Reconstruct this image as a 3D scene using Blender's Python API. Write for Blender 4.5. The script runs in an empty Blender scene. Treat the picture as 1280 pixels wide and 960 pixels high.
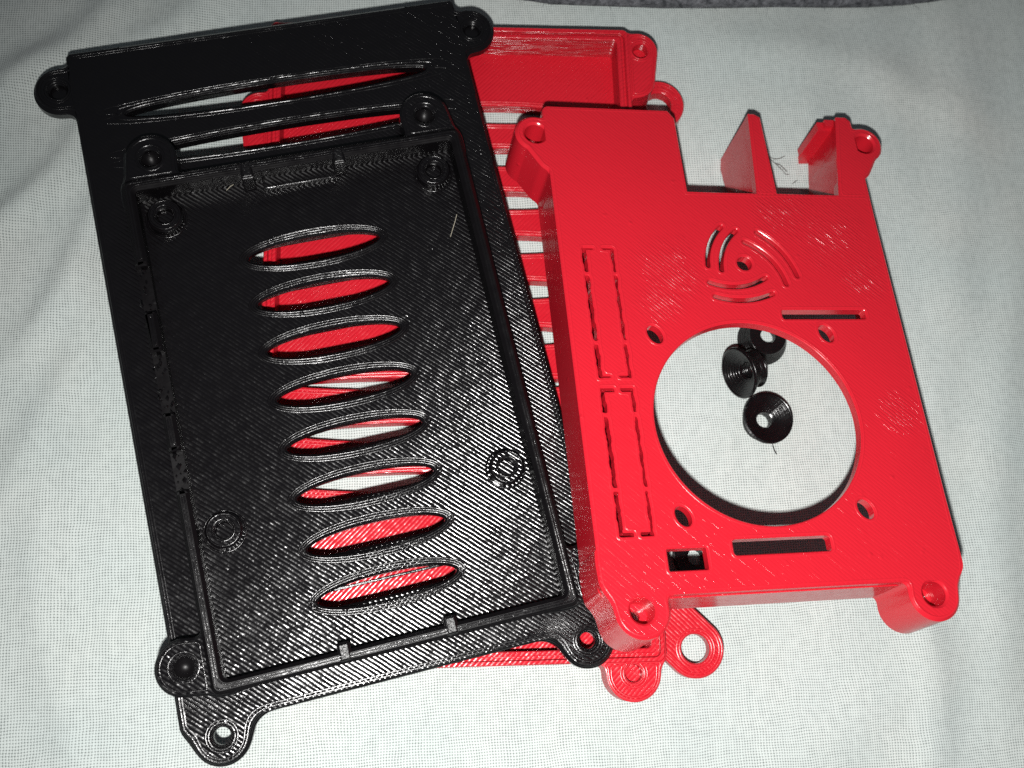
import bpy, math, random
import numpy as np
from mathutils import Matrix, Vector
from mathutils.geometry import delaunay_2d_cdt

MM = 0.001
random.seed(4)
scene = bpy.context.scene
col = scene.collection

# ------------------------------------------------------------------ camera
# a phone held about 20 cm above the sheet, tipped 16 degrees
CAM = np.array([-27.5203, -52.8076, 203.0])
CR = np.array([[0.99093539, 0.03353348, 0.13008677],
               [0.0, -0.96834447, 0.24961769],
               [0.13433935, -0.247355, -0.9595668]])   # columns: right, down, forward
cd = bpy.data.cameras.new('camera')
cam = bpy.data.objects.new('camera', cd)
col.objects.link(cam)
cd.sensor_width = 36.0
cd.lens = 36.0 * 1350.0 / 1280.0
cd.clip_start = 0.01
cd.clip_end = 20.0
r_, d_, f_ = CR[:, 0], CR[:, 1], CR[:, 2]
cam.matrix_world = Matrix(((r_[0], -d_[0], -f_[0], CAM[0] * MM),
                           (r_[1], -d_[1], -f_[1], CAM[1] * MM),
                           (r_[2], -d_[2], -f_[2], CAM[2] * MM),
                           (0, 0, 0, 1)))
cd.dof.use_dof = True
cd.dof.focus_distance = 0.192
cd.dof.aperture_fstop = 26.0
scene.camera = cam

# ------------------------------------------------------------------ light
world = bpy.data.worlds.new('World')
scene.world = world
world.use_nodes = True
bg = world.node_tree.nodes['Background']
bg.inputs['Color'].default_value = (0.80, 0.90, 1.0, 1)
bg.inputs['Strength'].default_value = 0.075
ld = bpy.data.lights.new('phone_flash', 'SPOT')       # the phone's flash, beside its lens
ld.shadow_soft_size = 0.0022
ld.spot_size = math.radians(100)
ld.spot_blend = 1.0
ld.energy = 3.6
ld.color = (1.0, 0.985, 0.965)
flash = bpy.data.objects.new('phone_flash', ld)
col.objects.link(flash)
flash.location = Vector(((CAM[0] - 3) * MM, (CAM[1] - 17) * MM, (CAM[2] + 2) * MM))
aim = Vector((0.022, -0.044, 0.0)) - flash.location
flash.rotation_euler = aim.to_track_quat('-Z', 'Y').to_euler()

vs = scene.view_settings
vs.view_transform = 'Standard'
vs.look = 'None'
vs.exposure = 0.0
vs.gamma = 1.0
vs.use_curve_mapping = False
scene.cycles.use_denoising = False
scene.cycles.max_bounces = 6

# ------------------------------------------------------------------ node helpers
class NT:
    def __init__(s, name):
        s.m = bpy.data.materials.new(name)
        s.m.use_nodes = True
        s.t = s.m.node_tree
        s.n = s.t.nodes
        s.p = s.n['Principled BSDF']
    def new(s, kind, **kw):
        n = s.n.new(kind)
        for k, v in kw.items():
            setattr(n, k, v)
        return n
    def put(s, sock, v):
        if isinstance(v, (int, float)):
            sock.default_value = v
        elif isinstance(v, tuple):
            sock.default_value = v
        else:
            s.t.links.new(v, sock)
    def math(s, op, a, b=0.0, c=0.0):
        n = s.new('ShaderNodeMath', operation=op)
        s.put(n.inputs[0], a); s.put(n.inputs[1], b); s.put(n.inputs[2], c)
        return n.outputs[0]
    def noise(s, vec, scale, detail=2.0, rough=0.5, dim='3D'):
        n = s.new('ShaderNodeTexNoise', noise_dimensions=dim)
        if dim == '1D':
            s.put(n.inputs['W'], vec)
        else:
            s.put(n.inputs['Vector'], vec)
        n.inputs['Scale'].default_value = scale
        n.inputs['Detail'].default_value = detail
        n.inputs['Roughness'].default_value = rough
        return n.outputs['Fac']
    def ramp(s, v, a, b, lo=0.0, hi=1.0):
        n = s.new('ShaderNodeMapRange')
        n.clamp = True
        s.put(n.inputs['Value'], v)
        n.inputs['From Min'].default_value = a
        n.inputs['From Max'].default_value = b
        n.inputs['To Min'].default_value = lo
        n.inputs['To Max'].default_value = hi
        return n.outputs[0]
    def mixf(s, f, a, b):
        n = s.new('ShaderNodeMix', data_type='FLOAT')
        s.put(n.inputs[0], f); s.put(n.inputs[2], a); s.put(n.inputs[3], b)
        return n.outputs[0]
    def mixc(s, f, a, b):
        n = s.new('ShaderNodeMix', data_type='RGBA')
        s.put(n.inputs[0], f); s.put(n.inputs[6], a); s.put(n.inputs[7], b)
        return n.outputs[2]
    def bump(s, h, dist, strength=1.0, normal=None):
        n = s.new('ShaderNodeBump')
        s.put(n.inputs['Height'], h)
        n.inputs['Distance'].default_value = dist
        n.inputs['Strength'].default_value = strength
        if normal is not None:
            s.put(n.inputs['Normal'], normal)
        return n.outputs[0]


def plastic(name, color, angle, period=0.66, height=0.11, rough=0.24, layer=0.3, layer_h=0.03, fine=0.02, spec=0.5, blob=0.09, patches=(), patchy=0.0, wavy=0.0):
    """Glossy printed filament: flat faces carry the diagonal strokes of the nozzle, upright faces its layers."""
    k = NT(name)
    tc = k.new('ShaderNodeTexCoord')
    sp = k.new('ShaderNodeSeparateXYZ'); k.put(sp.inputs[0], tc.outputs['Object'])
    sn = k.new('ShaderNodeSeparateXYZ'); k.put(sn.inputs[0], tc.outputs['Normal'])
    up = k.ramp(k.math('ABSOLUTE', sn.outputs[2]), 0.75, 0.9)
    a = math.radians(angle)
    warp = k.math('MULTIPLY', k.math('SUBTRACT', k.noise(tc.outputs['Object'], 260.0, 1.0), 0.5), 0.00025)
    across = k.math('ADD', k.math('ADD', k.math('MULTIPLY', sp.outputs[0], -math.sin(a)),
                    k.math('MULTIPLY', sp.outputs[1], math.cos(a))), warp)
    along = k.math('ADD', k.math('MULTIPLY', sp.outputs[0], math.cos(a)),
                   k.math('MULTIPLY', sp.outputs[1], math.sin(a)))
    u = k.math('DIVIDE', across, period * MM)
    line = k.math('FLOOR', u)
    fr = k.math('SUBTRACT', k.math('FRACT', u), 0.5)
    # round bead profile, each stroke laid a little higher or lower than the next
    bead = k.math('SQRT', k.math('MAXIMUM', k.math('SUBTRACT', 1.0, k.math('MULTIPLY', k.math('MULTIPLY', fr, fr), 3.4)), 0.0))
    cx = k.new('ShaderNodeCombineXYZ')
    k.put(cx.inputs[0], k.math('MULTIPLY', line, 0.731)); k.put(cx.inputs[1], k.math('MULTIPLY', along, 420.0))
    perline = k.noise(cx.outputs[0], 1.0, 2.0)
    strokes = k.math('MULTIPLY', bead, k.ramp(perline, 0.25, 0.75, 0.55, 1.15))
    if patchy:
        strokes = k.math('MULTIPLY', strokes, k.ramp(k.noise(tc.outputs['Object'], 130.0, 2.0), 0.35, 0.65, 1.0 - patchy, 1.0 + patchy))
    boost = None
    for (px_, py_, pr_) in patches:     # places where the nozzle left the strokes standing proud
        dx_ = k.math('DIVIDE', k.math('SUBTRACT', sp.outputs[0], px_ * MM), pr_ * MM)
        dy_ = k.math('DIVIDE', k.math('SUBTRACT', sp.outputs[1], py_ * MM), pr_ * MM)
        d_ = k.math('ADD', k.math('MULTIPLY', dx_, dx_), k.math('MULTIPLY', dy_, dy_))
        d_ = k.math('ADD', d_, k.math('MULTIPLY', k.math('SUBTRACT', k.noise(tc.outputs['Object'], 180.0, 3.0), 0.5), 1.6))
        b_ = k.ramp(d_, 1.3, 0.0, 0.0, 2.2)
        boost = b_ if boost is None else k.math('MAXIMUM', boost, b_)
    if boost is not None:
        strokes = k.math('MULTIPLY', strokes, k.math('ADD', 1.0, boost))
    lay = k.math('SINE', k.math('MULTIPLY', sp.outputs[2], 2 * math.pi / (layer * MM)))
    cz = k.new('ShaderNodeCombineXYZ')
    k.put(cz.inputs[0], k.math('MULTIPLY', sp.outputs[0], 150.0)); k.put(cz.inputs[1], k.math('MULTIPLY', sp.outputs[1], 150.0))
    k.put(cz.inputs[2], k.math('MULTIPLY', sp.outputs[2], 2600.0))
    lay = k.math('MULTIPLY', lay, k.ramp(k.noise(cz.outputs[0], 1.0, 2.0), 0.3, 0.7, 0.2, 1.2))
    h = k.mixf(up, k.math('MULTIPLY', lay, layer_h), k.math('MULTIPLY', strokes, height))
    grit = k.math('MULTIPLY', k.noise(tc.outputs['Object'], 2600.0, 3.0, 0.6), fine)
    h = k.math('ADD', h, grit)
    if wavy:
        h = k.math('ADD', h, k.math('MULTIPLY', k.noise(tc.outputs['Object'], 110.0, 2.0), wavy))
    # stray blobs of filament
    vo = k.new('ShaderNodeTexVoronoi'); k.put(vo.inputs['Vector'], tc.outputs['Object']); vo.inputs['Scale'].default_value = 190.0
    h = k.math('ADD', h, k.math('MULTIPLY', k.ramp(vo.outputs['Distance'], 0.10, 0.0), blob))
    k.put(k.p.inputs['Normal'], k.bump(h, MM))
    tint = k.noise(tc.outputs['Object'], 60.0, 3.0)
    dark = tuple(c * 0.90 for c in color) + (1.0,)
    k.put(k.p.inputs['Base Color'], k.mixc(tint, dark, color + (1.0,)))
    k.put(k.p.inputs['Roughness'], k.ramp(k.noise(tc.outputs['Object'], 500.0, 3.0), 0.2, 0.8, rough * 0.75, rough * 1.35))
    k.p.inputs['Specular IOR Level'].default_value = spec
    return k.m


BLACK = (0.0034, 0.0029, 0.0034)
RED = (0.51, 0.0115, 0.0225)
M_tray = plastic('black_filament', BLACK, -45, 0.68, 0.135, 0.175, layer_h=0.012, blob=0.05, patchy=0.2, wavy=0.08)
M_lid = plastic('black_filament_lid', BLACK, -45, 0.66, 0.12, 0.18, layer_h=0.012, blob=0.03, patchy=0.2, wavy=0.08)
M_wall = plastic('black_filament_wall', BLACK, -45, 0.66, 0.0, 0.36, layer_h=0.004, fine=0.012, spec=0.16)
M_rough_k = plastic('black_filament_rough', BLACK, -45, 0.66, 0.05, 0.3, layer_h=0.03, fine=0.12)
M_bead_k = plastic('black_filament_ridge', BLACK, -45, 0.66, 0.0, 0.20, fine=0.035)
M_red = plastic('red_filament', RED, -45, 0.60, 0.048, 0.19, layer=0.4, layer_h=0.007, fine=0.004,
                patches=((14.0, 42.0, 8.0), (21.0, 37.5, 8.5), (26.0, 29.0, 6.5), (-12.0, 29.5, 7.5), (-14.0, 23.0, 5.0), (27.0, 1.0, 4.5)))
M_bead_r = plastic('red_filament_ridge', RED, -45, 0.60, 0.0, 0.25, fine=0.02)
M_base = plastic('red_filament_base', RED, 45, 0.66, 0.13, 0.21, layer=0.45, layer_h=0.14, fine=0.008)
M_tab = plastic('red_filament_tab', RED, -45, 0.66, 0.14, 0.2, fine=0.01)
M_spacer = plastic('black_filament_spacer', BLACK, -45, 0.66, 0.02, 0.22, layer=0.3, layer_h=0.05)

# ------------------------------------------------------------------ flat shapes as distance fields (millimetres)
def box(x, y, cx, cy, hx, hy, r=0.0):
    qx = np.abs(x - cx) - hx + r; qy = np.abs(y - cy) - hy + r
    return np.hypot(np.maximum(qx, 0), np.maximum(qy, 0)) + np.minimum(np.maximum(qx, qy), 0) - r
def circ(x, y, cx, cy, r):
    return np.hypot(x - cx, y - cy) - r
def cap(x, y, ax, ay, bx, by, r):
    dx, dy = bx - ax, by - ay
    t = np.clip(((x - ax) * dx + (y - ay) * dy) / (dx * dx + dy * dy), 0, 1)
    return np.hypot(x - ax - t * dx, y - ay - t * dy) - r
def oval(x, y, cx, cy, a, b):
    u = (x - cx) / a; v = (y - cy) / b
    k0 = np.hypot(u, v); k1 = np.hypot(u / a, v / b)
    return k0 * (k0 - 1) / np.maximum(k1, 1e-6)
def lens(x, y, cx, cy, a, b):
    """A slot bounded by two arcs, drawn to a point at either end (rounded off)."""
    R = (a * a + b * b) / (2 * b)
    return np.maximum(np.hypot(x - cx, y - cy - (b - R)) - R, np.hypot(x - cx, y - cy + (b - R)) - R)
def poly(x, y, pts):
    d = None; n = len(pts)
    for i in range(n):
        (x0, y0), (x1, y1) = pts[i], pts[(i + 1) % n]
        l = math.hypot(x1 - x0, y1 - y0)
        e = ((x - x0) * (y1 - y0) - (y - y0) * (x1 - x0)) / l       # counter-clockwise points
        d = e if d is None else np.maximum(d, e)
    return d
def arc3(x, y, p0, p1, p2, r):
    (ax, ay), (bx, by), (cx, cy) = p0, p1, p2
    D = 2 * (ax * (by - cy) + bx * (cy - ay) + cx * (ay - by))
    ux = ((ax*ax+ay*ay)*(by-cy)+(bx*bx+by*by)*(cy-ay)+(cx*cx+cy*cy)*(ay-by)) / D
    uy = ((ax*ax+ay*ay)*(cx-bx)+(bx*bx+by*by)*(ax-cx)+(cx*cx+cy*cy)*(bx-ax)) / D
    R = math.hypot(ax - ux, ay - uy)
    t0 = math.atan2(ay - uy, ax - ux); tm = math.atan2(by - uy, bx - ux); t2 = math.atan2(cy - uy, cx - ux)
    w = lambda t: (t + math.pi) % (2 * math.pi) - math.pi
    d1 = w(tm - t0); d2 = w(t2 - tm)
    out = None; N = 8
    P = [(ux + R * math.cos(t0 + (d1 + d2) * i / N), uy + R * math.sin(t0 + (d1 + d2) * i / N)) for i in range(N + 1)]
    for i in range(N):
        e = cap(x, y, *P[i], *P[i + 1], r)
        out = e if out is None else np.minimum(out, e)
    return out
def smin(a, b, k):
    h = np.clip(0.5 + 0.5 * (b - a) / k, 0, 1)
    return b * (1 - h) + a * h - k * h * (1 - h)
def U(*a):
    o = a[0]
    for b in a[1:]:
        o = np.minimum(o, b)
    return o
def sub(a, *b):
    for c in b:
        a = np.maximum(a, -c)
    return a

def contours(sdf, bb, res=0.25, level=0.0, tol=0.012):
    x0, y0, x1, y1 = bb
    xs = np.arange(x0, x1 + res, res) + 0.0137; ys = np.arange(y0, y1 + res, res) + 0.0091
    X, Y = np.meshgrid(xs, ys)
    F = sdf(X, Y) - level
    S = F < 0
    c = S[:-1, :-1].astype(int) + 2 * S[:-1, 1:] + 4 * S[1:, 1:] + 8 * S[1:, :-1]
    jj, ii = np.nonzero((c != 0) & (c != 15))
    seg = {1: [(3, 0)], 2: [(0, 1)], 3: [(3, 1)], 4: [(1, 2)], 5: [(3, 0), (1, 2)], 6: [(0, 2)], 7: [(3, 2)],
           8: [(2, 3)], 9: [(2, 0)], 10: [(0, 1), (2, 3)], 11: [(2, 1)], 12: [(1, 3)], 13: [(1, 0)], 14: [(0, 3)]}
    nxt = {}; pos = {}
    def pt(key):
        if key not in pos:
            h, j, i = key
            if h:
                a, b = F[j, i], F[j, i + 1]; t = a / (a - b); pos[key] = (xs[i] + t * res, ys[j])
            else:
                a, b = F[j, i], F[j + 1, i]; t = a / (a - b); pos[key] = (xs[i], ys[j] + t * res)
    for j, i in zip(jj.tolist(), ii.tolist()):
        ek = ((1, j, i), (0, j, i + 1), (1, j + 1, i), (0, j, i))
        for a, b in seg[int(c[j, i])]:
            nxt[ek[a]] = ek[b]; pt(ek[a]); pt(ek[b])
    loops = []
    while nxt:
        k0 = next(iter(nxt)); k = k0; L = []
        while k in nxt:
            L.append(pos[k]); k = nxt.pop(k)
        if len(L) > 5:
            L = simplify(np.array(L), tol)
            if len(L) > 3:
                loops.append(L)
    return loops

def simplify(P, tol):
    n = len(P); m = int(np.argmax(((P - P[0]) ** 2).sum(1)))
    keep = {0, m}
    Q = np.vstack([P, P[:1]]); st = [(0, m), (m, n)]
    while st:
        a, b = st.pop()
        if b - a < 2:
            continue
        d = Q[b] - Q[a]; l = math.hypot(*d) + 1e-9
        e = np.abs((Q[a + 1:b, 0] - Q[a, 0]) * d[1] - (Q[a + 1:b, 1] - Q[a, 1]) * d[0]) / l
        i = int(np.argmax(e))
        if e[i] > tol or b - a > 60:
            i = i + a + 1 if e[i] > tol else (a + b) // 2
            keep.add(i % n); st += [(a, i), (i, b)]
    return P[sorted(keep)]

def inside(p, L):
    x, y = p; r = False; n = len(L); j = n - 1
    for i in range(n):
        if (L[i][1] > y) != (L[j][1] > y) and x < (L[j][0] - L[i][0]) * (y - L[i][1]) / (L[j][1] - L[i][1]) + L[i][0]:
            r = not r
        j = i
    return r

def fill(loops):
    V = []; E = []
    for L in loops:
        b = len(V); n = len(L)
        V += [Vector((float(p[0]), float(p[1]))) for p in L]
        E += [(b + i, b + (i + 1) % n) for i in range(n)]
    vo, _, fo, vi, _, _ = delaunay_2d_cdt(V, E, [], 0, 1e-6)
    src = [s[0] if s else -1 for s in vi]
    cen = np.array([[(vo[f[0]][k] + vo[f[1]][k] + vo[f[2]][k]) / 3 for k in (0, 1)] for f in fo])
    par = np.zeros(len(fo), bool)
    for L in loops:
        A = np.asarray(L); B = np.roll(A, 1, 0)
        for (ax, ay), (bx, by) in zip(A, B):
            if ay == by:
                continue
            c = ((ay > cen[:, 1]) != (by > cen[:, 1])) & (cen[:, 0] < (bx - ax) * (cen[:, 1] - ay) / (by - ay) + ax)
            par ^= c
    return [tuple(src[v] for v in f) for f, ok in zip(fo, par) if ok and all(src[v] >= 0 for v in f)]

def mesh_obj(name, V, F, mat, parent=None, smooth=32):
    me = bpy.data.meshes.new(name)
    me.from_pydata([(x * MM, y * MM, z * MM) for x, y, z in V], [], F)
    me.validate()
    if smooth:
        me.polygons.foreach_set('use_smooth', [True] * len(me.polygons))
        me.set_sharp_from_angle(angle=math.radians(smooth))
    me.materials.append(mat)
    o = bpy.data.objects.new(name, me)
    col.objects.link(o)
    o.parent = parent
    return o

def prism_data(sdf, bb, z0, z1, cham=0.0, edge=None, res=0.25):
    loops = contours(sdf, bb, res)
    V = []; F = []; idx = []
    tris = fill(loops)
    allp = np.vstack(loops); N = len(allp)
    g = edge or sdf
    e = 0.02
    gx = (g(allp[:, 0] + e, allp[:, 1]) - g(allp[:, 0] - e, allp[:, 1])) / (2 * e)
    gy = (g(allp[:, 0], allp[:, 1] + e) - g(allp[:, 0], allp[:, 1] - e)) / (2 * e)
    ln = np.hypot(gx, gy) + 1e-9
    c = np.where(np.abs(g(allp[:, 0], allp[:, 1])) < 0.06, cham, 0.0)
    top = allp - np.stack([gx / ln * c, gy / ln * c], 1)
    V += [(x, y, z0) for x, y in allp]
    V += [(x, y, z1 - k) for (x, y), k in zip(allp, c)]
    V += [(x, y, z1) for x, y in top]
    for t in tris:
        a, b, d = t
        s = (allp[b][0]-allp[a][0])*(allp[d][1]-allp[a][1])-(allp[b][1]-allp[a][1])*(allp[d][0]-allp[a][0])
        if s < 0:
            a, b = b, a
        F.append((2 * N + a, 2 * N + b, 2 * N + d)); F.append((b, a, d))
    b0 = 0
    for L in loops:
        n = len(L)
        for i in range(n):
            i0 = b0 + i; i1 = b0 + (i + 1) % n
            F.append((i1, i0, N + i0, N + i1)[::-1] if False else (i0, N + i0, N + i1, i1))
            if cham > 0 and (c[i0] > 0 or c[i1] > 0):
                F.append((N + i0, 2 * N + i0, 2 * N + i1, N + i1))
        b0 += n
    return V, F

def prism(name, sdf, bb, z0, z1, mat, parent, cham=0.0, edge=None, res=0.25):
    import bmesh
    V, F = prism_data(sdf, bb, z0, z1, cham, edge, res)
    o = mesh_obj(name, V, F, mat, parent, 0)
    bm = bmesh.new(); bm.from_mesh(o.data)
    bmesh.ops.remove_doubles(bm, verts=bm.verts, dist=1e-7)
    bmesh.ops.recalc_face_normals(bm, faces=bm.faces)
    bm.to_mesh(o.data); bm.free()
    o.data.polygons.foreach_set('use_smooth', [True] * len(o.data.polygons))
    o.data.set_sharp_from_angle(angle=math.radians(30))
    return o

def ridge_data(loops, z, w=0.42, h=0.13, closed=True):
    V = []; F = []
    prof = [(-0.5, -0.03), (-0.36, 0.6 * h), (-0.14, h), (0.14, h), (0.36, 0.6 * h), (0.5, -0.03)]
    m = len(prof)
    for L in loops:
        L = np.asarray(L); n = len(L)
        if closed:
            t = np.roll(L, -1, 0) - np.roll(L, 1, 0)
        else:
            t = np.gradient(L, axis=0)
        t /= (np.hypot(t[:, 0], t[:, 1])[:, None] + 1e-9)
        nr = np.stack([-t[:, 1], t[:, 0]], 1)
        b = len(V)
        for i in range(n):
            jit = random.uniform(0.75, 1.15)
            for o_, hh in prof:
                V.append((L[i][0] + nr[i][0] * o_ * w, L[i][1] + nr[i][1] * o_ * w, z + (hh * jit if hh > 0 else hh)))
        for i in range(n if closed else n - 1):
            i1 = (i + 1) % n
            for k in range(m - 1):
                F.append((b + i * m + k, b + i1 * m + k, b + i1 * m + k + 1, b + i * m + k + 1))
    return V, F

def resample(L, step):
    P = np.vstack([L, L[:1]]); d = np.hypot(*np.diff(P, axis=0).T); s = np.r_[0, np.cumsum(d)]
    n = max(8, int(s[-1] / step)); t = np.linspace(0, s[-1], n, endpoint=False)
    return np.stack([np.interp(t, s, P[:, 0]), np.interp(t, s, P[:, 1])], 1)

def ridges(name, sdf, bb, levels, z, mat, parent, w=0.42, h=0.13, step=0.8, keep=None):
    LL = []
    for lv in levels:
        for L in contours(sdf, bb, 0.3, lv, 0.02):
            L = resample(L, step)
            if keep is None or keep(L):
                LL.append(L)
    V, F = ridge_data(LL, z, w, h)
    o = mesh_obj(name, V, F, mat, parent, 60)
    o['kind'] = 'stuff'
    return o

def thing(name, label, cat, mat=None, group=None):
    o = bpy.data.objects.new(name, None)
    o.empty_display_size = 0.01
    col.objects.link(o)
    o['label'] = label; o['category'] = cat
    if group:
        o['group'] = group
    if mat is not None:
        o.matrix_world = mat
    return o

def frame(x, y, z, rz, tx=0.0, ty=0.0):
    return (Matrix.Translation((x * MM, y * MM, z * MM)) @ Matrix.Rotation(math.radians(tx), 4, 'X')
            @ Matrix.Rotation(math.radians(ty), 4, 'Y') @ Matrix.Rotation(math.radians(rz), 4, 'Z'))

def unproject(px, py, z):
    r = CR @ np.array([px - 640.0, py - 480.0, 1350.0]); t = (z - CAM[2]) / r[2]
    return CAM + r * t

# ------------------------------------------------------------------ the bed sheet
def smooth(t):
    t = np.clip(t, 0, 1); return t * t * (3 - 2 * t)
def sheet_height(X, Y):
    z = np.zeros_like(X)
    # soft creases on the left, running down and away from the parts
    def crease(ax, ay, bx, by, w, h):
        dx, dy = bx - ax, by - ay; l = math.hypot(dx, dy)
        t = ((X - ax) * dx + (Y - ay) * dy) / (l * l)
        d = ((X - ax) * dy - (Y - ay) * dx) / l
        d = d + 2.5 * np.sin(t * 5.0 + ax)
        return 1.9 * h * np.exp(-(d / w) ** 2) * smooth((t + 0.15) / 0.3) * smooth((1.15 - t) / 0.3)
    def crease_px(p0, p1, w, h):
        a, b = unproject(*p0, 0.0), unproject(*p1, 0.0)
        return crease(a[0], a[1], b[0], b[1], w, h)
    z += crease_px((235, 120), (10, 430), 3.4, 1.1)
    z += crease_px((130, 110), (-40, 330), 3.2, 1.2)
    z += crease_px((150, -20), (-60, 190), 4.0, 1.3)
    z += crease_px((300, -30), (40, 110), 4.5, 1.0)
    z += crease_px((110, 330), (20, 640), 3.6, 0.8)
    z += crease_px((60, 560), (80, 980), 4.2, 0.9)
    z += crease_px((150, 640), (130, 930), 3.4, 0.5)
    z += crease_px((380, 900), (560, 990), 6.0, 0.7)
    z += crease_px((1215, 80), (1150, 560), 7.0, 0.7)
    z += crease_px((1165, 620), (1150, 980), 4.5, 0.7)
    z += crease_px((1262, 300), (1250, 900), 6.0, 0.8)
    z += crease_px((960, 930), (1240, 840), 6.0, 0.5)
    z += crease_px((880, 40), (1190, 130), 6.0, 0.45)
    z += 0.6 * np.sin(X * 0.075 + 0.6 * np.sin(Y * 0.05)) * np.sin(Y * 0.06 + 1.0)
    z += 0.22 * np.sin(X * 0.31 + Y * 0.10 + 1.3 * np.sin(Y * 0.045)) * (0.5 + 0.5 * np.sin(X * 0.04 - Y * 0.03))
    # the bed dips under the heavy stack and lifts under the far end of the fan lid
    lift = 2.7 * np.exp(-(((X - 57) / 26) ** 2 + ((Y - 66) / 34) ** 2))
    under = smooth((74 - np.hypot((X + 10) * 0.95, (Y - 2) * 0.72)) / 22)
    z = z * (1 - under) + lift - 4.2 * np.exp(-(((X + 52) / 30) ** 2 + ((Y - 6) / 62) ** 2))
    return z - 0.6

n = 330
gx = np.linspace(-210, 215, n); gy = np.linspace(-190, 235, n)
X, Y = np.meshgrid(gx, gy)
Z = sheet_height(X, Y)
V = list(zip(X.ravel().tolist(), Y.ravel().tolist(), Z.ravel().tolist()))
F = [(j * n + i, j * n + i + 1, (j + 1) * n + i + 1, (j + 1) * n + i) for j in range(n - 1) for i in range(n - 1)]

k = NT('woven_cotton')
tc = k.new('ShaderNodeTexCoord')
rot = k.new('ShaderNodeMapping'); rot.inputs['Rotation'].default_value = (0, 0, math.radians(-4))
k.put(rot.inputs['Vector'], tc.outputs['Object'])
sp = k.new('ShaderNodeSeparateXYZ'); k.put(sp.inputs[0], rot.outputs[0])
wob = k.math('MULTIPLY', k.math('SUBTRACT', k.noise(tc.outputs['Object'], 90.0, 3.0), 0.5), 0.0016)
wob2 = k.math('MULTIPLY', k.math('SUBTRACT', k.noise(rot.outputs[0], 75.0, 3.0), 0.5), 0.0016)
per = 0.50 * MM
u = k.math('DIVIDE', k.math('ADD', sp.outputs[0], wob), per)
v = k.math('DIVIDE', k.math('ADD', sp.outputs[1], wob2), per)
def strand(a, b):
    prof = k.math('ABSOLUTE', k.math('SINE', k.math('MULTIPLY', a, math.pi)))
    ph = k.math('SINE', k.math('ADD', k.math('MULTIPLY', b, math.pi), k.math('MULTIPLY', k.math('FLOOR', a), math.pi)))
    return k.math('MULTIPLY', k.math('POWER', prof, 0.55), k.math('ADD', 0.72, k.math('MULTIPLY', ph, 0.28)))
wa = strand(u, v)
we = strand(v, k.math('ADD', u, 1.0))
hw = k.math('MAXIMUM', wa, we)
thread = k.new('ShaderNodeCombineXYZ')
k.put(thread.inputs[0], k.math('FLOOR', u)); k.put(thread.inputs[1], k.math('MULTIPLY', v, 0.02))
tv = k.noise(thread.outputs[0], 0.9, 2.0)
gap = k.ramp(k.math('ADD', hw, k.math('MULTIPLY', k.math('SUBTRACT', k.noise(tc.outputs['Object'], 700.0, 3.0), 0.5), 0.3)), 0.34, 0.74)
mot = k.ramp(k.noise(tc.outputs['Object'], 22.0, 3.0), 0.3, 0.7)
mot2 = k.ramp(k.noise(rot.outputs[0], 41.0, 4.0), 0.35, 0.68)
light_c = k.mixc(mot, (0.47, 0.525, 0.505, 1), (0.58, 0.60, 0.57, 1))
light_c = k.mixc(k.math('MULTIPLY', mot2, 0.35), light_c, (0.47, 0.54, 0.54, 1))
light_c = k.mixc(k.ramp(tv, 0.3, 0.7, 0.0, 0.2), light_c, (0.37, 0.41, 0.40, 1))
k.put(k.p.inputs['Base Color'], k.mixc(gap, (0.13, 0.15, 0.145, 1), light_c))
k.p.inputs['Roughness'].default_value = 0.85
k.p.inputs['Specular IOR Level'].default_value = 0.2
k.p.inputs['Sheen Weight'].default_value = 0.15
k.put(k.p.inputs['Normal'], k.bump(hw, 0.12 * MM, 0.8))
sheet = mesh_obj('bed_sheet', V, F, k.m, None, 80)
sheet['kind'] = 'structure'
sheet['label'] = 'pale woven cotton bed sheet under all the printed parts'

# ------------------------------------------------------------------ grey blanket showing at the top edge
k = NT('grey_wool')
tc = k.new('ShaderNodeTexCoord')
nz = k.noise(tc.outputs['Object'], 620.0, 4.0, 0.75)
k.put(k.p.inputs['Base Color'], k.mixc(k.ramp(nz, 0.35, 0.65), (0.025, 0.027, 0.032, 1), (0.16, 0.165, 0.18, 1)))
k.p.inputs['Roughness'].default_value = 0.95
k.put(k.p.inputs['Normal'], k.bump(nz, 0.8 * MM, 1.0))
M_wool = k.m
pa = [unproject(px, py, 2.0) for px, py in ((560, -20), (640, -11), (690, -3), (760, 1), (830, 2), (900, 2), (1000, 2), (1080, 1), (1130, -1), (1175, -6), (1215, -15), (1270, -35))]
V = []; F = []
prof = [(0.0, -2.6), (-1.0, -1.4), (-1.2, 0.0), (-0.6, 1.4), (1.0, 2.2), (4.0, 2.6), (12.0, 2.4), (30.0, 2.8), (60.0, 2.4)]
for i, p in enumerate(pa):
    for o_, h_ in prof:
        V.append((p[0] + random.uniform(-.2, .2), p[1] + o_ + random.uniform(-.25, .25), 2.4 + h_ + random.uniform(-.2, .2)))
m = len(prof)
for i in range(len(pa) - 1):
    for q in range(m - 1):
        F.append((i * m + q, (i + 1) * m + q, (i + 1) * m + q + 1, i * m + q + 1))
blanket = thing('grey_blanket', 'dark grey woolly blanket edge lying across the top of the sheet', 'blanket')
mesh_obj('folded_edge', V, F, M_wool, blanket, 80)
V = []; F = []
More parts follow.
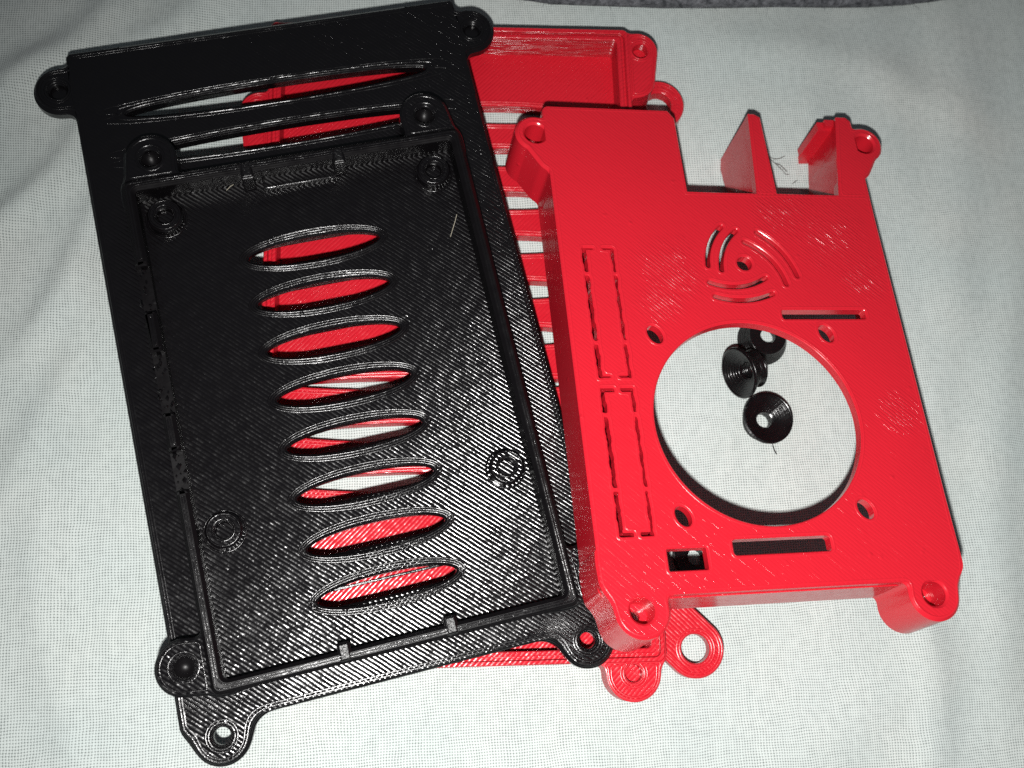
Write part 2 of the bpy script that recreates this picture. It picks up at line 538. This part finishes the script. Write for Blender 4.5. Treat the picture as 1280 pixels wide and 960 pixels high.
for i in range(1600):
    t = random.uniform(0.05, len(pa) - 1.01); a = int(t); s = t - a
    p = pa[a] * (1 - s) + pa[a + 1] * s
    o_ = random.uniform(-1.1, 4); z = 2.4 + random.uniform(-0.6, 2.2)
    q = np.array([p[0], p[1] + o_, z]); dr = np.array([random.gauss(0, .7), random.gauss(-.7, .6), random.gauss(.2, .5)])
    L = random.uniform(0.6, 1.6); b = len(V)
    for s in range(4):
        w = 0.05 * (1 - s / 4.5)
        V += [(q[0] - w, q[1], q[2]), (q[0] + w, q[1], q[2] + w), (q[0], q[1] + w, q[2] - w)]
        q = q + dr * L / 3 + np.array([random.gauss(0, .12), random.gauss(0, .12), -0.04])
    for s in range(3):
        for e in range(3):
            F.append((b + s * 3 + e, b + s * 3 + (e + 1) % 3, b + s * 3 + 3 + (e + 1) % 3, b + s * 3 + 3 + e))
fz = mesh_obj('fuzz', V, F, M_wool, blanket, 0)
fz['kind'] = 'stuff'

# ------------------------------------------------------------------ red slotted case base (lowest of the stack)
# local frame: z = 0 at the rim, floor from -9.5 to -6.5
base = thing('slotted_case_base', 'red slotted case base lying on the sheet at the bottom of the stack', 'case base',
             frame(-13.18, 9.41, 8.7, 1.56, 0.0, -3.0))
CH = (37.6, 63.1)
CL = -34.9
def c_rect(x, y, i, r): return box(x, y, (CH[0] + CL) / 2, 0, (CH[0] - CL) / 2 - i, CH[1] - i, r)
def c_body(x, y): return c_rect(x, y, 0, 1.2)
c_ears = [(40.0, 58.4), (-36.8, 43.5), (31.8, -65.0), (-28.8, -64.2)]
def c_all(x, y):
    d = c_body(x, y)
    for ex, ey in c_ears:
        if ey > 0:
            s = 1 if ex > 0 else -1
            lobe = cap(x, y, ex - s * 0.5, ey, ex - s * 1.4, ey - 6.5, 4.1)
            d = smin(d, lobe, 1.5)
        else:
            s = 1 if ex > 0 else -1
            lobe = cap(x, y, ex, ey, ex + s * 0.2, ey + 6, 4.9 if s > 0 else 4.4)
            d = smin(d, lobe, 2.2)
    for ex, ey in c_ears:
        d = np.maximum(d, -circ(x, y, ex, ey, 1.55))
    return d
CB = (-52, -76, 56, 72)
C_slots = [46.9 - 9.53 * i for i in range(9)]
def c_slot(x, y, i):
    return oval(x, y, 11.5, C_slots[i], 15.5, 2.0) if i < 6 else oval(x, y, -1.5, C_slots[i], 28.5, 1.25 if i == 6 else 1.9)
def c_floor(x, y):
    d = c_rect(x, y, 1.5, 1.0)
    for i in range(9):
        d = np.maximum(d, -c_slot(x, y, i))
    return d
prism('floor', c_floor, CB, -9.45, -6.5, M_base, base, 0.25, edge=lambda x, y: -U(*[c_slot(x, y, i) for i in range(9)]))
def c_wall(x, y): return sub(c_body(x, y), c_rect(x, y, 2.4, 0.8))
prism('wall', c_wall, CB, -9.5, -0.9, M_base, base)
def c_lip(x, y): return sub(c_body(x, y), c_rect(x, y, 0.9, 1.0))
def c_lip2(x, y): return sub(c_rect(x, y, 1.5, 0.9), c_rect(x, y, 2.4, 0.8))
prism('outer_lip', c_lip, CB, -0.95, 0.0, M_base, base, 0.15)
prism('inner_lip', c_lip2, CB, -0.95, -0.05, M_base, base, 0.15)
for ex, ey in c_ears:
    def ear(x, y, ex=ex, ey=ey):
        return np.maximum(np.maximum(c_all(x, y), -(c_body(x, y) + 0.35)), circ(x, y, ex, ey, 13))
    e = prism('screw_ear', ear, CB, -7.5 if ey > 0 else -6.0, -0.08, M_base, base, 0.3, edge=c_all)
    prism('hole_floor', lambda x, y, ex=ex, ey=ey: circ(x, y, ex, ey, 1.7), (ex - 3, ey - 3, ex + 3, ey + 3), -3.4, -2.6, M_base, e)
    V, F = ridge_data([resample(L, 0.6) for lv in (-0.4, -0.85) for L in contours(ear, CB, 0.3, lv, 0.02)], -0.08, 0.4, 0.11)
    o = mesh_obj('ear_ridge', V, F, M_bead_r, base, 60); o['kind'] = 'stuff'
for (ax, ay, bx, by) in ((44.8, 50.0, 33.0, 38.2), (44.8, -61.0, 33.0, -49.2)):
    def tab(x, y, ax=ax, ay=ay, bx=bx, by=by):
        return sub(np.maximum(cap(x, y, ax, ay, bx, by, 5.35), -(c_body(x, y) + 0.3)), circ(x, y, ax, ay, 2.65))
    ed = lambda x, y, ax=ax, ay=ay, bx=bx, by=by: sub(cap(x, y, ax, ay, bx, by, 5.35), circ(x, y, ax, ay, 2.65))
    t = prism('mounting_tab', tab, CB, -9.4, -6.6, M_tab, base, 0.3, edge=ed)
    V, F = ridge_data([resample(L, 0.6) for lv in (-0.4, -0.9) for L in contours(tab, CB, 0.3, lv, 0.02)], -6.6, 0.42, 0.12)
    o = mesh_obj('tab_ridge', V, F, M_bead_r, t, 60); o['kind'] = 'stuff'
ridges('slot_ridge', lambda x, y: -U(*[c_slot(x, y, i) for i in range(9)]), (-36, -40, 36, 56), (-0.45, -0.95), -6.5, M_bead_r, base,
       keep=lambda L: np.hypot(*(L.max(0) - L.min(0))) > 5)

# ------------------------------------------------------------------ black slotted lid, askew on the red base
lid = thing('slotted_cover', 'large black slotted cover lying askew on the red base, under the black tray', 'cover',
            frame(-34.74, 5.69, 11.25, 14.13))
LT = 2.45
PH = (37.25, 62.5)
def p_body(x, y): return box(x, y, 0, 0, PH[0], PH[1], 1.0)
p_ears = [(39.6, 55.3), (-39.6, 55.3), (31.5, -64.4), (-31.5, -64.4)]
def p_solid(x, y):
    d = p_body(x, y)
    for ex, ey in p_ears:
        s = 1 if ex > 0 else -1
        if ey > 0:
            d = smin(d, cap(x, y, ex - s * .3, ey, ex - s * 6, ey - .3, 4.7), 2.0)
        else:
            d = smin(d, cap(x, y, ex, ey, ex - s * .2, ey + 7, 4.8), 4.5)
    return d
P_slots = [48.5, 39.6, 31.7, 23.9] + [16.0 - 8.93 * i for i in range(8)]
P_half = [1.85, 1.85] + [2.15] * 10
def p_holes(x, y):
    return U(*([oval(x, y, 0, c, 28.4, h) for c, h in zip(P_slots, P_half)] + [circ(x, y, ex, ey, 1.4) for ex, ey in p_ears]))
def p_all(x, y): return np.maximum(p_solid(x, y), -p_holes(x, y))
PB = (-50, -74, 50, 70)
prism('plate', lambda x, y: np.maximum(p_all(x, y), p_body(x, y)), PB, 0, LT, M_lid, lid, 0.5, edge=p_all)
for ex, ey in p_ears:
    def ear(x, y, ex=ex, ey=ey):
        return np.maximum(np.maximum(p_all(x, y), -(p_body(x, y) + 0.35)), circ(x, y, ex, ey, 14))
    e = prism('screw_ear', ear, PB, 0.03, LT - 0.04, M_lid, lid, 0.9, edge=p_all)
    if ey > 0:
        prism('hole_floor', lambda x, y, ex=ex, ey=ey: circ(x, y, ex, ey, 1.6), (ex - 3, ey - 3, ex + 3, ey + 3), 0.1, 0.8, M_bead_k, e)
ridges('edge_ridge', p_all, PB, (-0.75, -1.2), LT, M_bead_k, lid, h=0.07,
       keep=lambda L: np.ptp(L[:, 0]) > 64 or np.ptp(L[:, 0]) < 9)
ridges('slot_ridge', lambda x, y: -U(*[oval(x, y, 0, c, 28.4, h) for c, h in zip(P_slots, P_half)]), (-33, -46, 33, 54), (-0.72, -1.17), LT, M_bead_k, lid,
       keep=lambda L: np.ptp(L[:, 0]) < 64)

# ------------------------------------------------------------------ black vented tray on top of the stack
tray = thing('vented_case_tray', 'black vented case tray with four standoffs lying open on the black lid', 'case tray',
             frame(-31.67, -7.11, 11.25 + LT + 0.03, 13.97))
QH = (30.75, 44.95); QI = (28.6, 42.8)
QT = 6.9
def q_body(x, y): return box(x, y, 0, 0, QH[0], QH[1], 1.6)
def q_in(x, y): return box(x, y, 0, 0, QI[0], QI[1], 0.8)
q_ears = [(25.0, 48.8), (-25.0, 48.8), (34.3, -39.4), (-34.3, -39.4)]
def q_solid(x, y):
    d = q_body(x, y)
    for ex, ey in q_ears:
        s = 1 if ex > 0 else -1
        if ey > 0:
            d = smin(d, U(cap(x, y, ex, ey, ex + s * 1.0, ey - 7, 4.6)), 1.6)
            d = np.minimum(d, poly(x, y, [(ex - s * 0, ey - 6), (ex + s * 5.2, ey - 6.5), (ex + s * 3.3, ey + 3.2), (ex, ey + 4)][::s]))
        else:
            d = smin(d, cap(x, y, ex, ey, ex - s * 6, ey - 1.0, 4.6), 1.6)
    return d
def q_all(x, y): return np.maximum(q_solid(x, y), -U(*[circ(x, y, ex, ey, 1.6) for ex, ey in q_ears]))
QB = (-42, -52, 42, 58)
Q_slots = [28.4 - 8.93 * i for i in range(8)]
def q_vents(x, y): return U(*[oval(x, y, 0.1, c, 12.0, 2.25) for c in Q_slots])
q_posts = [(-24.6, 38.6), (24.6, 38.6), (-24.6, -18.9), (24.6, -18.9)]
FT = 1.6
prism('floor', lambda x, y: np.maximum(box(x, y, 0, 0, QI[0] + 0.5, QI[1] + 0.5, 0.8), -q_vents(x, y)), QB, 0.03, FT, M_tray, tray, 0.35, edge=lambda x, y: -q_vents(x, y))
def notch(x, y):
    return U(box(x, y, -30, 24.5, 4, 4.2), box(x, y, -30, 7.5, 4, 5.5), box(x, y, -30, -8, 4, 3.4))
prism('wall', lambda x, y: sub(q_body(x, y), q_in(x, y)), QB, 0.0, QT - 2.0, M_wall, tray)
prism('upper_wall', lambda x, y: sub(q_body(x, y), q_in(x, y), notch(x, y)), QB, QT - 2.0, QT - 0.75, M_wall, tray)
prism('rim', lambda x, y: sub(q_body(x, y), q_in(x, y), notch(x, y)), QB, QT - 0.76, QT, M_wall, tray, 0.62)
ridges('rim_ridge', lambda x, y: sub(q_body(x, y), q_in(x, y), notch(x, y)), QB, (-0.86,), QT - 0.02, M_bead_k, tray, 0.36, 0.13, 0.5)
for ex, ey in q_ears:
    def ear(x, y, ex=ex, ey=ey):
        return np.maximum(np.maximum(q_all(x, y), -(q_body(x, y) + 0.3)), circ(x, y, ex, ey, 11))
    e = prism('screw_ear', ear, QB, 2.0, QT - 0.75, M_tray, tray, 0.5, edge=q_all)
    V, F = ridge_data([resample(L, 0.5) for lv in (-0.85,) for L in contours(ear, QB, 0.3, lv, 0.02)], QT - 0.75, 0.42, 0.12)
    o = mesh_obj('ear_ridge', V, F, M_bead_k, e, 60); o['kind'] = 'stuff'
    V = [(ex + 1.75 * math.cos(t), ey + 1.75 * math.sin(t), 5.2) for t in np.linspace(0, 2 * math.pi, 20, endpoint=False)] + [(ex, ey, 2.1)]
    mesh_obj('hole_shade_cone', V, [(i, (i + 1) % 20, 20) for i in range(20)], M_wall, e, 60)  # steep cone added inside the screw hole so it stays dark
for ex, ey in q_posts:
    def post(x, y, ex=ex, ey=ey): return sub(circ(x, y, ex, ey, 3.1), circ(x, y, ex, ey, 1.45))
    p = prism('standoff', post, (ex - 4, ey - 4, ex + 4, ey + 4), FT - 0.1, FT + 2.1, M_tray, tray, 0.3, res=0.15)
    V, F = ridge_data([resample(L, 0.35) for lv in (-0.4,) for L in contours(post, (ex - 4, ey - 4, ex + 4, ey + 4), 0.15, lv, 0.01)]
                      + [resample(np.array([(ex + 3.5 * math.cos(t), ey + 3.5 * math.sin(t)) for t in np.linspace(0, 6.2, 40)]), .4)], FT + 2.1, 0.42, 0.24)
    V = [(x, y, (z if math.hypot(x - ex, y - ey) < 3.2 else z - 2.1)) for x, y, z in V]
    o = mesh_obj('standoff_ridge', V, F, M_bead_k, p, 60); o['kind'] = 'stuff'
    prism('standoff_core', lambda x, y, ex=ex, ey=ey: circ(x, y, ex, ey, 1.5), (ex - 3, ey - 3, ex + 3, ey + 3), FT - 0.05, FT + 0.7, M_tray, p, 0.2, res=0.15)
# snap clips standing on the end walls
for cx, cy, s in ((-9.0, 43.6, -1), (7.6, 43.6, -1), (-9.2, -43.6, 1), (8.6, -43.6, 1)):
    prism('snap_clip', lambda x, y, cx=cx, cy=cy, s=s: box(x, y, cx, cy + s * 0.5, 1.1, 1.6, 0.4), (cx - 4, cy - 4, cx + 4, cy + 4), FT + 0.5, QT + 0.3, M_rough_k, tray, 0.5, res=0.15)
prism('card_guide', lambda x, y: box(x, y, 0.2, 42.0, 6.8, 1.3, 0.3), (-9, 39, 9, 45), FT - 0.05, FT + 1.5, M_tray, tray, 0.25)
V, F = ridge_data([resample(np.array([(-6.4, 40.9), (6.8, 40.9), (6.8, 43.0), (-6.4, 43.0)]), 0.7)], FT + 1.5, 0.45, 0.14)
o = mesh_obj('guide_ridge', V, F, M_bead_k, tray, 60); o['kind'] = 'stuff'
for c in Q_slots:
    V, F = ridge_data([resample(np.array([(0.1 + (12.0 + g) * math.cos(t), c + (2.25 + g) * math.sin(t)) for t in np.linspace(0, 2 * math.pi, 90, endpoint=False)]), 0.6)
                       for g in (0.58, 1.03, 1.48)], FT, 0.42, 0.15)
    o = mesh_obj('vent_ridge', V, F, M_bead_k, tray, 60); o['kind'] = 'stuff'
# torn support crumbs along the port openings of the left wall
V = []; F = []
for (y0, y1, k_) in ((20, 29, 16), (2, 13.5, 24), (-12, -4, 18), (-30, -16, 8)):
    for i in range(k_):
        x = -29.8 + random.gauss(0, .55); y = random.uniform(y0, y1); z = QT - 2.0 + random.uniform(-.1, .9); r = random.uniform(.15, .5)
        b = len(V)
        for (dx, dy, dz) in ((1, 0, 0), (-1, 0, 0), (0, 1.4, 0), (0, -1.4, 0), (0, 0, 1), (0, 0, -1)):
            V.append((x + dx * r * random.uniform(.5, 1.2), y + dy * r * random.uniform(.5, 1.2), z + dz * r * random.uniform(.5, 1.2)))
        for a in ((0, 2, 4), (2, 1, 4), (1, 3, 4), (3, 0, 4), (2, 0, 5), (1, 2, 5), (3, 1, 5), (0, 3, 5)):
            F.append(tuple(b + q for q in a))
o = mesh_obj('support_crumbs', V, F, M_bead_k, tray, 0); o['kind'] = 'stuff'

# ------------------------------------------------------------------ red fan lid, propped on the stack and the sheet
fan = thing('fan_lid', 'red case lid with a big round fan opening, propped on the stack', 'lid',
            frame(39.61, -12.08, 27.2, 4.016, -9.0, 2.5))
EH = 11.3; ET = 2.0
def e_low(x, y): return np.maximum(box(x, y, 0, 17.8, 32.0, 47.2, 3.0), np.maximum(y - 46.6, -99))
FINP = [(8.4, 46.0), (12.6, 46.0), (12.5, 64.4), (11.3, 65.2), (10.0, 65.2)]
ARMP = [(25.4, 46.0), (32.0, 46.0), (32.0, 64.2), (31.0, 65.2), (28.9, 65.2)]
def e_body(x, y):
    return U(e_low(x, y), np.maximum(box(x, y, 0, 17.8, 32.0, 47.4, 1.2), poly(x, y, [(-32, 40), (-5.6, 40), (-5.6, 63.4), (-6.8, 65.2), (-32, 65.2)])),
             poly(x, y, FINP), poly(x, y, ARMP))
e_boss = [(33.8, 58.9), (-33.8, 58.9), (25.5, -31.6), (-25.5, -31.6)]
def e_solid(x, y):
    d = e_body(x, y)
    for ex, ey in e_boss:
        s = 1 if ex > 0 else -1
        if ey > 0:
            d = smin(d, U(circ(x, y, ex, ey, 3.9), cap(x, y, ex, ey, ex - s * 3.0, ey - 5.0, 3.4)), 1.0)
        else:
            d = smin(d, cap(x, y, ex, ey, ex + s * 1.5, ey + 8, 4.6), 1.8)
    return d
def slit(x, y, cx, y0, y1, w=0.32):
    return box(x + 0.05 * np.sin(2.1 * y + cx) + 0.02 * np.sin(6.3 * y), y, cx, (y0 + y1) / 2, w, abs(y1 - y0) / 2, 0.15) - 0.06 * np.sin(1.3 * y + cx) - 0.025 * np.sin(4.1 * y)
def e_cuts(x, y):
    d = circ(x, y, 0, 0, 18.9)
    for sx in (-16.4, 16.4):
        for sy in (-16.6, 16.7):
            d = np.minimum(d, oval(x + 0.25 * (y - sy), y, sx, sy, 1.35, 1.75))
    d = U(d, box(x, y, 16.8, 20.6, 8.3, 0.95, 0.4), box(x, y, 0, -22.2, 8.7, 1.35, 0.6), box(x, y, -16.8, -23.8, 3.4, 1.85, 0.2))
    # spiral vent
    d = U(d, circ(x, y, 3.1, 31.2, 1.45))
    for p in (((-0.2, 39.0), (-3.0, 35.2), (-4.1, 30.7)), ((2.6, 38.2), (-0.5, 34.3), (-1.6, 29.8)),
              ((3.9, 35.8), (8.0, 32.7), (10.6, 26.9)), ((6.8, 37.9), (11.0, 33.7), (13.1, 28.6)),
              ((-4.4, 27.2), (1.0, 26.3), (6.7, 28.2)), ((-3.8, 24.3), (1.8, 23.5), (7.5, 24.9))):
        d = np.minimum(d, arc3(x, y, *p, 0.46))
    # two knock-out panels, outlined by dashed slits
    for cx in (-27.4, -22.1):
        for y0, y1 in ((34.2, 29.2), (28.5, 15.6), (14.9, 8.5), (6.4, 2.1), (1.3, -11.2), (-12.0, -19.6)):
            d = np.minimum(d, slit(x, y, cx, y0, y1, 0.36 if cx < -25 else 0.22))
    for yy in (6.2, -19.3):
        d = U(d, box(x, y, -26.5, yy, 1.2, 0.34), box(x, y, -23.0, yy, 1.1, 0.34))
    for yy in (34.0, 8.7):
        d = U(d, box(x, y, -26.6, yy, 1.0, 0.16), box(x, y, -23.0, yy, 1.0, 0.16))
    return d
def e_all(x, y): return np.maximum(e_solid(x, y), -e_cuts(x, y))
EB = (-42, -42, 42, 70)
prism('top_plate', lambda x, y: np.maximum(e_all(x, y), e_body(x, y)), EB, -ET, 0.0, M_red, fan, 0.18, edge=e_all, res=0.2)
def e_wall(x, y):
    d = sub(box(x, y, 0, 17.8, 32.0, 47.4, 2.4), box(x, y, 0, 17.8, 29.9, 45.3, 1.0))
    return sub(d, box(x, y, 10.0, 62.0, 15.6, 12.0))
prism('wall', e_wall, EB, -EH, -ET - 0.01, M_red, fan)
def blade(name, prof, xl, xr):
    """An upright wall seen from the side: prof is its outline in y and z, xl and xr its faces as functions of y."""
    n = len(prof)
    V = [(xl(y), y, z) for y, z in prof] + [(xr(y), y, z) for y, z in prof]
    F = [tuple(range(n - 1, -1, -1)), tuple(range(n, 2 * n))] + [(i, (i + 1) % n, n + (i + 1) % n, n + i) for i in range(n)]
    o = mesh_obj(name, V, F, M_red, fan, 30)
    import bmesh
    bm = bmesh.new(); bm.from_mesh(o.data); bmesh.ops.recalc_face_normals(bm, faces=bm.faces); bm.to_mesh(o.data); bm.free()
    return o
blade('port_divider', [(46.5, -2.01), (65.1, -2.01), (65.1, -16.2), (63.0, -16.2), (58.5, -15.0), (54.5, -13.0), (51.5, -10.0), (46.5, -9.0)],
      lambda y: 8.45 + (y - 46.4) * 0.085, lambda y: 12.5)
blade('port_arm', [(46.5, -2.01), (63.6, -2.01), (63.6, -13.2), (46.5, -13.2)], lambda y: 25.5 + (y - 46.4) * 0.18, lambda y: 29.88)
blade('end_lip', [(63.62, -1.0), (65.1, -1.0), (65.1, -15.4), (63.62, -15.4)], lambda y: 26.9, lambda y: 29.86)
for ex, ey in e_boss:
    def boss(x, y, ex=ex, ey=ey):
        d = np.maximum(e_solid(x, y), -(e_body(x, y) + 0.5))
        return sub(np.maximum(d, circ(x, y, ex, ey, 12)), circ(x, y, ex, ey, 2.1))
    b = prism('screw_boss', boss, EB, -EH - 0.02, -0.05, M_red, fan, 0.4, edge=lambda x, y, ex=ex, ey=ey: sub(e_solid(x, y), circ(x, y, ex, ey, 2.1)), res=0.2)
    prism('boss_seat', lambda x, y, ex=ex, ey=ey: sub(circ(x, y, ex, ey, 2.3), circ(x, y, ex, ey, 0.9)), (ex - 4, ey - 4, ex + 4, ey + 4), -6.4, -5.2, M_red, b)
ridges('edge_ridge', e_solid, EB, (-0.6,), 0.0, M_bead_r, fan, 0.4, 0.03)
ridges('opening_ridge', lambda x, y: -e_cuts(x, y), (-31, -28, 31, 44), (-0.5,), 0.0, M_bead_r, fan, 0.4, 0.04, 0.6,
       keep=lambda L: np.ptp(L[:, 0]) < 45)

# ------------------------------------------------------------------ black spacers
def make_spacer_mesh():
    prof = [(1.45, 0.0), (3.45, 0.0), (3.6, 0.2), (3.45, 0.9), (3.5, 1.6), (4.0, 2.5), (4.84, 3.6), (4.8, 3.95), (4.5, 4.05)]
    r = 4.3; z = 3.95
    while r > 1.7:                      # stepped funnel down to the hole
        prof += [(r + 0.06, z), (r, z - 0.04), (r, z - 0.14)]
        r -= 0.21; z -= 0.145
    prof += [(1.5, 1.9), (1.45, 0.0)]
    N = 48; V = []; F = []; m = len(prof)
    for i in range(N):
        t = 2 * math.pi * i / N
        for (a, b) in prof:
            V.append((a * math.cos(t), a * math.sin(t), b))
    for i in range(N):
        for q in range(m - 1):
            F.append((i * m + q, ((i + 1) % N) * m + q, ((i + 1) % N) * m + q + 1, i * m + q + 1))
    me = bpy.data.meshes.new('spacer')
    me.from_pydata([(x * MM, y * MM, z_ * MM) for x, y, z_ in V], [], F)
    me.polygons.foreach_set('use_smooth', [True] * len(me.polygons))
    me.set_sharp_from_angle(angle=math.radians(35))
    me.materials.append(M_spacer)
    return me
sm = make_spacer_mesh()
def spacer(px, py, z, axis, label, spin=0.0):
    o = bpy.data.objects.new('spacer', sm)
    col.objects.link(o)
    p = unproject(px, py, z)
    q = Vector(axis).to_track_quat('Z', 'Y')
    o.matrix_world = Matrix.Translation((p[0] * MM, p[1] * MM, p[2] * MM)) @ q.to_matrix().to_4x4() @ Matrix.Rotation(spin, 4, 'Z') @ Matrix.Scale(1.07, 4)
    o['label'] = label; o['category'] = 'spacer'; o['group'] = 'black printed spacers under the fan lid'
    return o
def ground(px, py):
    z = 0.0
    for _ in range(4):
        p = unproject(px, py, z); z = float(sheet_height(np.array([p[0]]), np.array([p[1]]))[0])
    return z
sA = spacer(950.5, 528, ground(950, 528) + 0.1, (0.02, 0.0, 1), 'black cup spacer standing alone in the fan opening, with a tail of filament')
g = ground(957, 424)
sB = spacer(960, 420, g + 4.3, (0.04, 0.05, -1), 'black spacer lying flat, half hidden by the top edge of the fan opening')
sC = spacer(944, 460, g + 7.0, (-0.90, -0.34, 0.22), 'black cup spacer tipped on its side in the fan opening')
sD = spacer(866, 698, ground(866, 698) + 0.1, (0, 0.05, 1), 'black spacer glimpsed through the small square window of the fan lid')

def tube(name, pts, r, mat, parent=None, seg=6):
    P = np.array(pts, float); V = []; F = []; n = len(P)
    T = np.gradient(P, axis=0)
    for i in range(n):
        t = Vector(T[i]).normalized(); a = t.orthogonal().normalized(); b = t.cross(a)
        for s in range(seg):
            w = a * math.cos(2 * math.pi * s / seg) + b * math.sin(2 * math.pi * s / seg)
            V.append(tuple(P[i] + np.array(w) * r))
    for i in range(n - 1):
        for s in range(seg):
            F.append((i * seg + s, i * seg + (s + 1) % seg, (i + 1) * seg + (s + 1) % seg, (i + 1) * seg + s))
    return mesh_obj(name, V, F, mat, parent, 60)
inv = np.array(sA.matrix_world.inverted())
def to_local(o, p):
    v = o.matrix_world.inverted() @ Vector((p[0] * MM, p[1] * MM, p[2] * MM)); return (v.x / MM, v.y / MM, v.z / MM)
gz = ground(968, 560)
tail = [to_local(sA, unproject(a, b, gz + c)) for a, b, c in ((963, 551, 1.0), (966, 557, .7), (968, 563, .45), (971, 568, .3))]
tube('filament_tail', tail, 0.11, M_spacer, sA)

# ------------------------------------------------------------------ lint and loose strands
k = NT('dark_lint'); k.p.inputs['Base Color'].default_value = (0.06, 0.045, 0.04, 1); k.p.inputs['Roughness'].default_value = 0.7
M_lint = k.m
lint = thing('lint_tuft', 'tiny tuft of dark lint on the sheet beside the port divider', 'lint')
gz = ground(975, 212) + 0.25
for pts in (((962, 198, 0.1), (970, 205, .3), (977, 212, .5), (982, 218, .3), (986, 218, .1)),
            ((962, 196, .1), (968, 199, .6), (975, 198, .7), (981, 195, .2)),
            ((968, 204, .2), (975, 206, .8), (980, 211, .9), (984, 215, .4)),
            ((990, 230, 0), (994, 227, .2), (997, 225, 0))):
    tube('fibre', [unproject(a, b, gz + c) for a, b, c in pts], 0.07, M_lint, lint, 5)
k = NT('pale_strand'); k.p.inputs['Base Color'].default_value = (0.35, 0.32, 0.25, 1); k.p.inputs['Roughness'].default_value = 0.4
for pts in (((563, 296), (566, 286), (569, 276), (571, 268)), ((428, 205), (432, 197), (430, 190)),
            ((283, 238), (288, 233), (293, 230))):
    loc = [to_local(tray, unproject(a, b, 15.6 + 0.3 * i)) for i, (a, b) in enumerate(pts)]
    tube('loose_strand', loc, 0.05, k.m, tray, 5)
